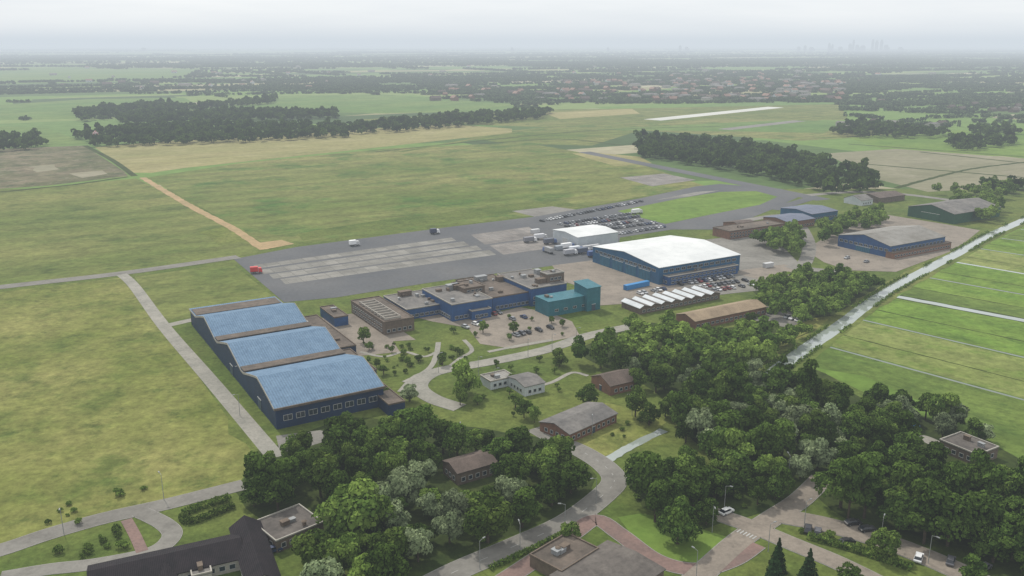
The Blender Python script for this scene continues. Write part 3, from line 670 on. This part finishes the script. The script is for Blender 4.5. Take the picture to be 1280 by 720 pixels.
C=[]; pts=dens(smooth([P(*p) for p in cp[:-1]]),1.0)
for sd_ in (3.8,-3.8):
    o_=offs(pts,sd_,.1)
    for i,(x,y) in enumerate(o_):
        if math.sin(i*.13+sd_)+math.sin(i*.047)*1.2<-.3: continue
        for _ in range(7): C.append((x+random.gauss(0,.4),y+random.gauss(0,.4),random.random()*.9+.15))
tuftcloud('canal_reeds',C,'L2',.28,1.2)
def merge(name,temps,inst,mat):
    Vs=[];Fs=[];Ts=[];base=0
    inst=np.array(inst); idx=rng.integers(0,len(temps),len(inst))
    for ti,(V,Fq,t) in enumerate(temps):
        I=inst[idx==ti]
        if not len(I): continue
        a=rng.random(len(I))*6.283; ca,sa=np.cos(a),np.sin(a)
        X=V[None,:,0]*I[:,3:4];Y=V[None,:,1]*I[:,3:4];Z=V[None,:,2]*I[:,4:5]+I[:,2:3]
        VX=X*ca[:,None]-Y*sa[:,None]+I[:,0:1];VY=X*sa[:,None]+Y*ca[:,None]+I[:,1:2]
        VV=np.stack([VX,VY,Z],2).reshape(-1,3)
        FF=(Fq[None]+np.arange(len(I))[:,None,None]*len(V)).reshape(-1,4)+base; base+=len(VV)
        TT=np.clip(t[None]*.6+rng.random((len(I),1))*.7-.15,0,1).ravel()
        Vs.append(VV);Fs.append(FF);Ts.append(TT)
    me=mesh_np(name,np.concatenate(Vs),np.concatenate(Fs),np.concatenate(Ts),M[mat])
    o=link(bpy.data.objects.new(name,me)); o['kind']='stuff'; return o
mid=[crown(900+i,5.5,7.0,5.6,12,560,1.0) for i in range(4)]
merge('woodland',mid,[(x,y,0,s,s*random.uniform(.8,1.2)) for _,x,y,k,s in rest],'L2')
mid2=[crown(950+i,6.5,7.2,6,8,130,2.0) for i in range(4)]
ins=[]
for poly,sp,z in [([(797,169),(870,171),(990,187),(1060,208),(1100,219),(1098,234),(1040,234),(940,213),(860,199),(800,191)],10,6),
  ([(84,165),(200,153),(300,153),(440,156),(430,167),(300,173),(120,179)],12,6),([(440,153),(560,143),(690,136),(680,144),(560,156),(440,164)],12,6),
  ([(90,136),(200,127),(240,131),(345,120),(345,126),(230,136),(100,148)],13,6),([(0,170),(30,166),(58,172),(50,180),(0,184)],12,6),
  ([(150,144),(280,136),(420,138),(425,144),(300,148),(150,152)],12,6),
  ([(1040,162),(1070,151),(1120,155),(1150,160),(1190,164),(1190,168),(1110,170),(1045,166)],12,5),([(1175,176),(1230,170),(1270,172),(1265,178),(1200,185)],12,5),([(1210,160),(1262,156),(1275,163),(1220,166)],12,6),
  ([(1230,232),(1290,225),(1290,234),(1240,238)],11,4)]:
    for x,y in fill(poly,sp,z,.07,False): s=random.uniform(.65,1.2); ins.append((x,y,0,s,s*random.uniform(.7,1.15)))
merge('tree_belt',mid2,ins,'L1')
lo=[crown(980+i,10,5,5,7,42,3.7) for i in range(5)]
ins=[]
keep=[[P(*q) for q in pl] for pl in ([(690,131),(1045,128),(1060,170),(560,172),(560,158)],[(-80,92),(80,86),(250,87),(230,97),(60,102),(-80,106)],[(0,131),(110,125),(230,123),(250,133),(120,146),(0,150)],[(350,121),(480,119),(640,130),(650,137),(480,140),(260,135)])]
def band(py0,py1,n,px0=-150,px1=1430,wl=(60,500),wd=(15,60),hm_=1.0):
    for _ in range(n):
        py=py0+(py1-py0)*random.random()**.8; px=random.uniform(px0,px1); cx,cy=P(px,py)
        L=random.uniform(*wl)*max(1,cy/2500);D=random.uniform(*wd)*max(1,cy/3000); an=random.choice([.54,.54,.3,-.1,2.1])+random.uniform(-.1,.1)
        s=max(.6,cy/4600); k=int(min(L*D/(190*s*s),150))
        for _ in range(max(k,4)):
            a=random.uniform(-.5,.5)*L;b=random.gauss(0,.3)*D
            X=cx+a*math.cos(an)-b*math.sin(an);Y=cy+a*math.sin(an)+b*math.cos(an)
            if any(inpoly(X,Y,kp) for kp in keep): continue
            ins.append((X,Y,0,s*random.uniform(.6,1.2),min(s,1.15)*random.uniform(.7,1.15)*hm_))
band(60,84,230,wl=(150,1000),wd=(20,90)); band(84,104,160,wl=(80,450),wd=(8,36)); band(98,132,160,560,1430,wl=(50,300),wd=(8,32))
band(104,140,110,640,1400,wl=(60,250),wd=(6,18)); band(100,118,90,-150,640,wl=(100,450),wd=(6,20)); band(118,150,14,-100,700,wl=(60,200),wd=(8,16)); band(92,112,80,300,1400,wd=(8,26)); band(132,160,22,1040,1430,wl=(60,200),wd=(8,18))
merge('distant_woodland',lo,ins,'far')
print('distant trees',len(ins))
def housemesh(wm,rm,w=9,d=8,h=5,r=3.5):
    b=MB(); b.box(0,w,0,d,0,h,0,top=False,bot=False)
    b.add([(0,0,h),(0,d,h),(0,d/2,h+r),(w,0,h),(w,d,h),(w,d/2,h+r)],[(0,2,1),(3,4,5)],0)
    b.add([(-.3,-.4,h-.3),(w+.3,-.4,h-.3),(w+.3,d/2,h+r+.1),(-.3,d/2,h+r+.1)],[(0,1,2,3)],1)
    b.add([(-.3,d+.4,h-.3),(w+.3,d+.4,h-.3),(w+.3,d/2,h+r+.1),(-.3,d/2,h+r+.1)],[(3,2,1,0)],1)
    b.box(w*.2,w*.2+.8,d/2-.4,d/2+.4,h+r-.5,h+r+1.2,0)
    for i in range(3): b.box(1+i*2.8,2.4+i*2.8,-.06,0,1,2.4,2)
    return b.mesh('town_house',[M[wm],M[rm],M['glass']])
hm=[housemesh('brick','rtile'),housemesh('whitew','rtile',11,8,5),housemesh('conw','gravel',18,10,6,2),housemesh('brick2','tile',14,9,5,4)]
hl=['brick house with orange tiled roof','white-walled house with orange tiled roof','pale low building with grey roof','brown brick farm house with tiled roof']
hp=[]
for px0,px1,py0,py1,nn,big,ks in [(700,1050,102,128,130,1,[0,2,1,2,3,0]),(840,1080,92,112,60,1,[0,1,2,3]),(520,720,110,128,22,1,[0,2,3]),(1080,1290,128,142,10,0,[3,2,3]),(60,420,92,112,26,1,[2,3,1]),(1060,1180,154,164,8,0,[3,2,3]),(100,1250,80,95,30,1,[2,1])]:
    for _ in range(nn): hp.append((random.uniform(px0,px1),random.uniform(py0,py1),big,random.choice(ks)))
for px,py,big,i in hp:
    x,y=P(px,py); o=link(bpy.data.objects.new('town_house',hm[i])); s=random.uniform(.9,1.5) if big else random.uniform(.8,1.1)
    o.location=(x,y,0); o.rotation_euler=(0,0,random.choice([.5,.55,2.1])); o.scale=(s*1.3,s,s*.9); top(o,hl[i]+' in the distant village','house','village houses')
def tower(x,y,w,h,k):
    b=MB()
    b.box(-w/2,w/2,-w/2,w/2,0,h*.85,0,top=True); b.box(-w*.35,w*.35,-w*.35,w*.35,h*.85+.01,h,0)
    if k==1: b.cyl((0,0,h),(0,0,h*1.2),w*.06,w*.02,6,0)
    if k==2: b.box(w/2+.01,w*.95,-w*.4,w*.4,0,h*.6,0)
    for i in range(6): b.box(-w*.46,w*.46,-w/2-.5,-w/2-.01,h*.1+i*h*.12,h*.1+i*h*.12+h*.04,1)
    o=b.obj('office_tower',[M['gravel'],M['glass']]); o.location=(x,y,0)
    top(o,'tall hazy office tower on the far skyline','tower','distant skyline towers')
for px,w,h in [(998,50,60),(1006,40,75),(1014,60,55),(1036,35,110),(1040,30,90),(1050,60,60),(1062,45,100),(1066,30,150),(1071,50,85),(1078,70,75),(1090,35,155),(1095,45,140),(1101,40,150),(1107,60,85),(1125,60,55),(850,40,75),(858,50,60),(180,60,45),(640,40,50),(760,40,50)]:
    x,y=P(px,64); tower(x,y,w*.9,h*1.15,random.randint(0,2))
# ------------------------------------------------------------------ vehicles
def car_parts():
    body=MB()
    pr=[(-2.15,.35),(-2.2,.75),(-1.95,.95),(-.95,1.0),(1.35,1.0),(2.0,.92),(2.15,.7),(2.12,.35)]
    w=.88
    a=[(x,-w,z) for x,z in pr];b=[(x,w,z) for x,z in pr];n=len(pr)
    body.add(a+b,[tuple(range(n)),tuple(range(2*n-1,n-1,-1))]+[((i+1)%n,i,n+i,n+(i+1)%n) for i in range(n)],0)
    r=[(-1.35,-.66,1.44),(.45,-.66,1.46),(.45,.66,1.46),(-1.35,.66,1.44)]; body.add(r+[(x,y,z+.05) for x,y,z in r],[(4,5,6,7),(0,1,5,4),(1,2,6,5),(2,3,7,6),(3,0,4,7)],0)
    g=MB(); g.add([(-1.95,-.84,.96),(1.15,-.84,.99),(1.15,.84,.99),(-1.95,.84,.96)]+[(x,y,z-.002) for x,y,z in r],[(0,1,5,4),(1,2,6,5),(2,3,7,6),(3,0,4,7)],0)
    wh=MB(); wh.cyl((0,-.11,0),(0,.11,0),.33,.33,14,0); wh.cyl((0,-.125,0),(0,.125,0),.19,.19,10,1)
    hl=MB(); hl.box(-.04,.05,-.18,.18,-.08,.08,0,ti=.015)
    return body,g,wh,hl
body,gl,wh,hl_=car_parts()
bm=body.mesh('body',[M['car']]);gm=gl.mesh('car_window',[M['cglass']]);wm=wh.mesh('wheel',[M['tyre'],M['metal']]);hm_=hl_.mesh('headlight',[M['lampw']])
one=MB(); one.add(body.v,body.f,0); one.add(gl.v,gl.f,1)
for x in(-1.35,1.35):
    for y in(-.8,.8): one.cyl((x,y-.11,.33),(x,y+.11,.33),.33,.33,10,2)
om=one.mesh('parked_car',[M['car'],M['cglass'],M['tyre']])
CC=[('white',(.7,.7,.7)),('silver',(.42,.43,.44)),('grey',(.15,.16,.17)),('black',(.02,.02,.025)),('dark blue',(.03,.05,.12)),('grey',(.1,.1,.11)),('white',(.72,.72,.7)),('grey',(.22,.23,.24)),('black',(.03,.03,.03)),('silver',(.36,.37,.38)),('dark red',(.2,.03,.03))]
def car(x,y,r,parts=False,where='in the car park'):
    nm,c=random.choice(CC); lab=nm+' hatchback car parked '+where
    if parts:
        E=empty('parked_car',x,y,.12,r)
        for n_,me,loc in [('body',bm,(0,0,0)),('car_window',gm,(0,0,0))]+[('wheel',wm,(a,b,.33)) for a in(-1.35,1.35) for b in(-.8,.8)]+[('headlight',hm_,(2.13,b,.68)) for b in(-.6,.6)]:
            o=link(bpy.data.objects.new(n_,me)); o.parent=E; o.location=loc; o.color=c+(1,)
    else:
        E=link(bpy.data.objects.new('parked_car',om)); E.location=(x,y,.1); E.rotation_euler=(0,0,r); E.color=c+(1,)
    top(E,lab,'car','cars parked at the airfield')
def row(a,b,sp=2.7,parts=False,along=False,skip=.1,where='in the car park'):
    p=Vector(P(*a));q=Vector(P(*b)); d=(q-p);L=d.length;d/=L; an=math.atan2(d.y,d.x)+(0 if along else math.pi/2)
    i=0
    while i*sp<L:
        if random.random()>skip:
            z=p+d*(i*sp); car(z.x+random.uniform(-.2,.2),z.y+random.uniform(-.3,.3),an+random.choice([0,math.pi])+random.uniform(-.04,.04),parts,where)
        i+=1
ap='on the asphalt apron'
row((678,277),(803,252),3.2,skip=.15,where=ap)
for a,b in [((700,281),(788,268)),((708,284),(800,271)),((726,287),(812,275)),((745,289),(822,279)),((775,293),(830,284))]: row(a,b,2.8,skip=.12,where=ap)
for a,b in [((838,352),(903,343)),((845,357),(915,347)),((862,362),(935,351)),((880,366),(945,356))]: row(a,b,3,skip=.2)
row((950,388),(1003,403),3,skip=.3); row((1050,322),(1110,333),4,skip=.6); row((800,368),(832,362),3,skip=.3)
for a,b in [((575,412),(605,404)),((640,400),(668,395)),((596,398),(625,392)),((645,420),(700,408))]: row(a,b,3,skip=.35,parts=True)
for px,py,r in [(1058,680,.3),(1066,656,.2),(1084,664,.2),(1010,664,1.2),(1022,668,1.2),(1188,704,1.0),(1148,700,1.0),(1230,712,.6),(908,642,.6),(342,690,.5)]:
    x,y=P(px,py); car(x,y,r,True,'beside the brick-paved road')
def truck(x,y,r,col,cabcol,lab,L=9):
    E=empty('box_truck',x,y,.09,r); top(E,lab,'truck','trucks and trailers')
    q=MB(); q.box(0,L-2.4,-1.25,1.25,1.1,3.6,0); q.box(0,L-2.4,-.5,.5,.7,1.09,1); o=q.obj('cargo_box',[M['obj'],M['tyre']],E); o.color=col+(1,)
    q=MB(); X=L-2.2; q.add([(X,-1.2,.6),(X+2,-1.2,.6),(X+2,1.2,.6),(X,1.2,.6),(X,-1.15,2.9),(X+1.5,-1.15,2.9),(X+1.5,1.15,2.9),(X,1.15,2.9),(X+2,-1.2,1.7),(X+2,1.2,1.7)],
       [(0,1,8,5,4),(2,3,7,6,9),(3,0,4,7),(4,5,6,7),(1,2,9,8),(3,2,1,0)],0); o=q.obj('cab',[M['obj']],E); o.color=cabcol+(1,)
    q=MB(); q.add([(X+2.02,-1.05,1.75),(X+2.02,1.05,1.75),(X+1.57,1.05,2.75),(X+1.57,-1.05,2.75)],[(0,1,2,3)]); q.obj('windscreen',[M['cglass']],E)
    for xx in (1.2,2.4,X+.9):
        for s in(-1,1):
            o=link(bpy.data.objects.new('wheel',wm)); o.parent=E; o.location=(xx,s*1.05,.5); o.scale=(1.5,1.6,1.5)
def container(px,py,r,col,lab,L=12,name='shipping_container'):
    x,y=P(px,py); E=empty(name,x,y,.06,r); top(E,lab,'container','containers on the apron')
    q=MB(); q.box(0,L,-1.22,1.22,.15,2.6,0)
    for i in range(int(L/.6)):
        q.box(.15+i*.6,.45+i*.6,-1.27,-1.221,.35,2.4,0); q.box(.15+i*.6,.45+i*.6,1.221,1.27,.35,2.4,0)
    o=q.obj('container_shell',[M['obj']],E); o.color=col+(1,)
    q=MB(); q.box(-.06,-.005,-1.15,-.03,.25,2.5,0);q.box(-.06,-.005,.03,1.15,.25,2.5,0);q.box(-.1,-.061,-.5,-.44,.25,2.5,0);q.box(-.1,-.061,.44,.5,.25,2.5,0)
    o=q.obj('container_door',[M['obj']],E); o.color=tuple(v*.8 for v in col)+(1,)
for px,py,r,c1 in [(437,308,.5,(.75,.75,.75)),(538,293,.5,(.05,.06,.1)),(668,300,.4,(.6,.6,.62)),(680,306,.5,(.12,.13,.16)),(702,312,.5,(.75,.75,.75)),(712,316,.45,(.7,.72,.75)),(722,318,.55,(.1,.12,.16)),(735,322,.5,(.05,.1,.25)),(690,318,2.1,(.3,.3,.3)),(655,304,.5,(.2,.2,.22)),(790,268,.5,(.7,.7,.7)),(705,320,.5,(.4,.4,.42))]:
    x,y=P(px,py); truck(x,y,r,c1,random.choice([(.7,.7,.7),(.5,.5,.5),(.1,.15,.3)]),('white' if c1[0]>.5 else 'dark')+' box truck standing on the apron',6.5 if px<600 else 9)
x,y=P(313,342); truck(x,y,.3,(.5,.03,.03),(.55,.04,.04),'red fire truck parked at the apron edge',6.5)
for px,py,r,c1,l in [(694,313,.54,(.3,.33,.36),12),(664,292,.54,(.55,.55,.55),6),(728,313,.54,(.5,.5,.5),12),(742,318,.54,(.06,.12,.3),6),(955,335,.5,(.5,.5,.5),6)]:
    container(px,py,r,c1,'ribbed steel shipping container on paved yard',l)
container(781,363,.62,(.03,.2,.45),'long bright blue ribbed cargo container on yard',16,'blue_container')
x,y=P(1135,532,1.5); E=empty('blue_shelter',x,y); top(E,'small bright blue party shelter between trees','shelter')
q=MB(); q.add([(-3,-2,2.2),(3,-2,2.2),(3,2,2.2),(-3,2,2.2),(-1,0,3.2),(1,0,3.2)],[(0,1,5,4),(1,2,5),(2,3,4,5),(3,0,4)],0); o=q.obj('canopy',[M['obj']],E); o.color=(.05,.22,.5,1)
for a in(-2.9,2.9):
    for b in(-1.9,1.9):
        q=MB(); q.cyl((a,b,0),(a,b,2.2),.05,.05,6); q.obj('leg',[M['metal']],E)
x,y=P(121,181); E=empty('radar_tower',x,y); top(E,'slim tower with red and white chequered cabin','tower')
q=MB()
for a in(-2,2):
    for b in(-2,2): q.cyl((a,b,0),(a*.7,b*.7,11),.35,.3,6)
q.box(-1.6,1.6,-1.6,1.6,6,6.3); q.obj('tower_frame',[M['brick2']],E)
m,n=nt('red_white_chequer'); ch=n.nodes.new('ShaderNodeTexChecker'); ch.inputs['Scale'].default_value=.5; ch.inputs['Color1'].default_value=(.42,.08,.05,1); ch.inputs['Color2'].default_value=(.6,.6,.6,1)
n.links.new(coords(n),ch.inputs['Vector']); finish(n,ch.outputs[0],.7); M['cheq']=m
q=MB(); q.box(-2.5,2.5,-2.5,2.5,11.01,15); q.cyl((0,0,15.01),(0,0,17),2.0,1.0,10); q.obj('cabin',[M['cheq']],E)
lp=MB(); lp.cyl((0,0,0),(0,0,7.6),.1,.06,8); lp.cyl((0,0,7.6),(1.2,0,7.9),.05,.04,6)
lpm=lp.mesh('lamp_post',[M['metal']]); lh=MB(); lh.box(1.0,1.9,-.16,.16,7.82,7.98,0,ti=.04); lh.box(1.05,1.8,-.12,.12,7.78,7.815,1); lhm=lh.mesh('lamp_head',[M['metal'],M['lampw']])
for px,py in [(302,482),(300,520),(598,470),(548,466),(660,446),(720,432),(650,690),(706,664),(890,666),(905,640),(985,600),(960,690),(1005,660),(1100,682),(745,630),(790,520),(575,560),(80,668),(205,625),(600,712),(1160,705),(870,725),(618,486),(690,440),(740,545)]:
    x,y=P(px,py); E=empty('street_lamp',x,y,0,random.uniform(0,6.28)); top(E,'slim galvanised street lamp beside the road','street lamp','street lamps')
    for n_,me in(('lamp_post',lpm),('lamp_head',lhm)):
        o=link(bpy.data.objects.new(n_,me)); o.parent=E
def hedge(px,w,h,label):
    pts=smooth([P(*p) for p in px],5); r=rng; C=[]
    for i in range(len(pts)-1):
        a,b=np.array(pts[i]),np.array(pts[i+1]); L=np.linalg.norm(b-a); t=(b-a)/L; nn=np.array([-t[1],t[0]]); k=int(L*(w+2*h)*14)
        for _ in range(k):
            s=random.random(); f=random.random()*(w+2*h)
            if f<h: d,z=-w/2,f
            elif f<h+w: d,z=f-h-w/2,h
            else: d,z=w/2,f-h-w
            p=a+t*s*L+nn*(d+random.gauss(0,.05)); C.append((p[0],p[1],max(z+random.gauss(0,.05),.02)))
    C=np.array(C); c0=C.mean(0)*[1,1,0]; C=C-c0; n_=len(C); A=r.normal(size=(n_,3))*.2;Bq=r.normal(size=(n_,3))*.2
    V=np.stack([C+A,C+Bq,C-A,C-Bq],1).reshape(-1,3)
    o=link(bpy.data.objects.new('hedge',mesh_np('hedge',V,np.arange(n_*4).reshape(-1,4),rng.random(n_),M['L2']))); o.location=c0; top(o,label,'hedge','clipped hedges')
hedge([(228,644),(255,634),(288,624)],2.0,1.3,'clipped green hedge beside the loop road')
hedge([(228,648),(240,654),(292,634)],1.6,1.2,'clipped green hedge enclosing a lawn')
hedge([(1010,672),(1060,686),(1140,712)],2,1.2,'clipped green hedge between parallel roads')
hedge([(612,712),(660,690),(705,668)],1.0,.9,'low clipped hedge along the brick road')
q=MB(); a=Vector(P(915,683)); b=Vector(P(948,660)); d=(b-a).normalized(); nrm=Vector((-d.y,d.x)); c0=Vector(P(932,668))
for i in range(-3,3):
    p=c0+nrm*(i*.9); z=.215
    q.add([(*(p-d*.9),z),(*(p-d*.9+nrm*.35),z),(*(p+d*.9+nrm*.35),z),(*(p+d*.9),z)],[(0,1,2,3)])
o=q.obj('crosswalk_marking',[M['paint']]); o['kind']='structure'
# ------------------------------------------------------------------ haze, light, sky, camera
m,n=nt('haze_air'); ab=n.nodes.new('ShaderNodeVolumeAbsorption'); em=n.nodes.new('ShaderNodeEmission'); ad=n.nodes.new('ShaderNodeAddShader'); o=n.nodes.new('ShaderNodeOutputMaterial')
sig=1/6300; ab.inputs['Color'].default_value=(0,0,0,1); ab.inputs['Density'].default_value=sig
hz=lin((212,221,229)); em.inputs['Color'].default_value=hz+(1,); em.inputs['Strength'].default_value=sig
n.links.new(ab.outputs[0],ad.inputs[0]);n.links.new(em.outputs[0],ad.inputs[1]);n.links.new(ad.outputs[0],o.inputs['Volume'])
q=MB(); q.box(-95000,95000,-4000,95000,-2,220); hzo=q.obj('haze',[m]); hzo['kind']='structure'
el,az=math.radians(50),math.radians(-35)
sd=Vector((math.sin(az)*math.cos(el),math.cos(az)*math.cos(el),math.sin(el)))
L=bpy.data.lights.new('sun','SUN'); L.energy=2.8; L.angle=math.radians(3); L.color=(1,.95,.87)
lo_=link(bpy.data.objects.new('sun',L)); lo_.rotation_euler=(-sd).to_track_quat('-Z','Y').to_euler(); lo_.location=(0,0,300)
w=bpy.data.worlds.new('World'); S.world=w; w.use_nodes=True; n=w.node_tree; n.nodes.clear()
sky=n.nodes.new('ShaderNodeTexSky'); sky.sky_type='NISHITA'; sky.sun_disc=False; sky.sun_elevation=el; sky.sun_rotation=az
tc=n.nodes.new('ShaderNodeTexCoord'); mp=n.nodes.new('ShaderNodeMapping'); mp.inputs['Scale'].default_value=(1,1,9); n.links.new(tc.outputs['Generated'],mp.inputs[0])
nz=noise(n,mp.outputs[0],2.2,7,.6)
cc=mixc(n,maprange(n,nz,.35,.68,0,1),(9.7,10.1,10.5),(11.6,11.7,11.7))
mx=mixc(n,.9,sky.outputs[0],cc)
bg=n.nodes.new('ShaderNodeBackground'); bg.inputs['Strength'].default_value=.095; n.links.new(mx,bg.inputs[0])
ow=n.nodes.new('ShaderNodeOutputWorld'); n.links.new(bg.outputs[0],ow.inputs[0])
cam=bpy.data.cameras.new('camera'); cam.sensor_width=36; cam.lens=36*F/1280; cam.clip_end=250000; cam.clip_start=.5
co=link(bpy.data.objects.new('camera',cam)); co.location=(0,0,H); co.rotation_euler=(math.pi/2-TH,0,0); S.camera=co
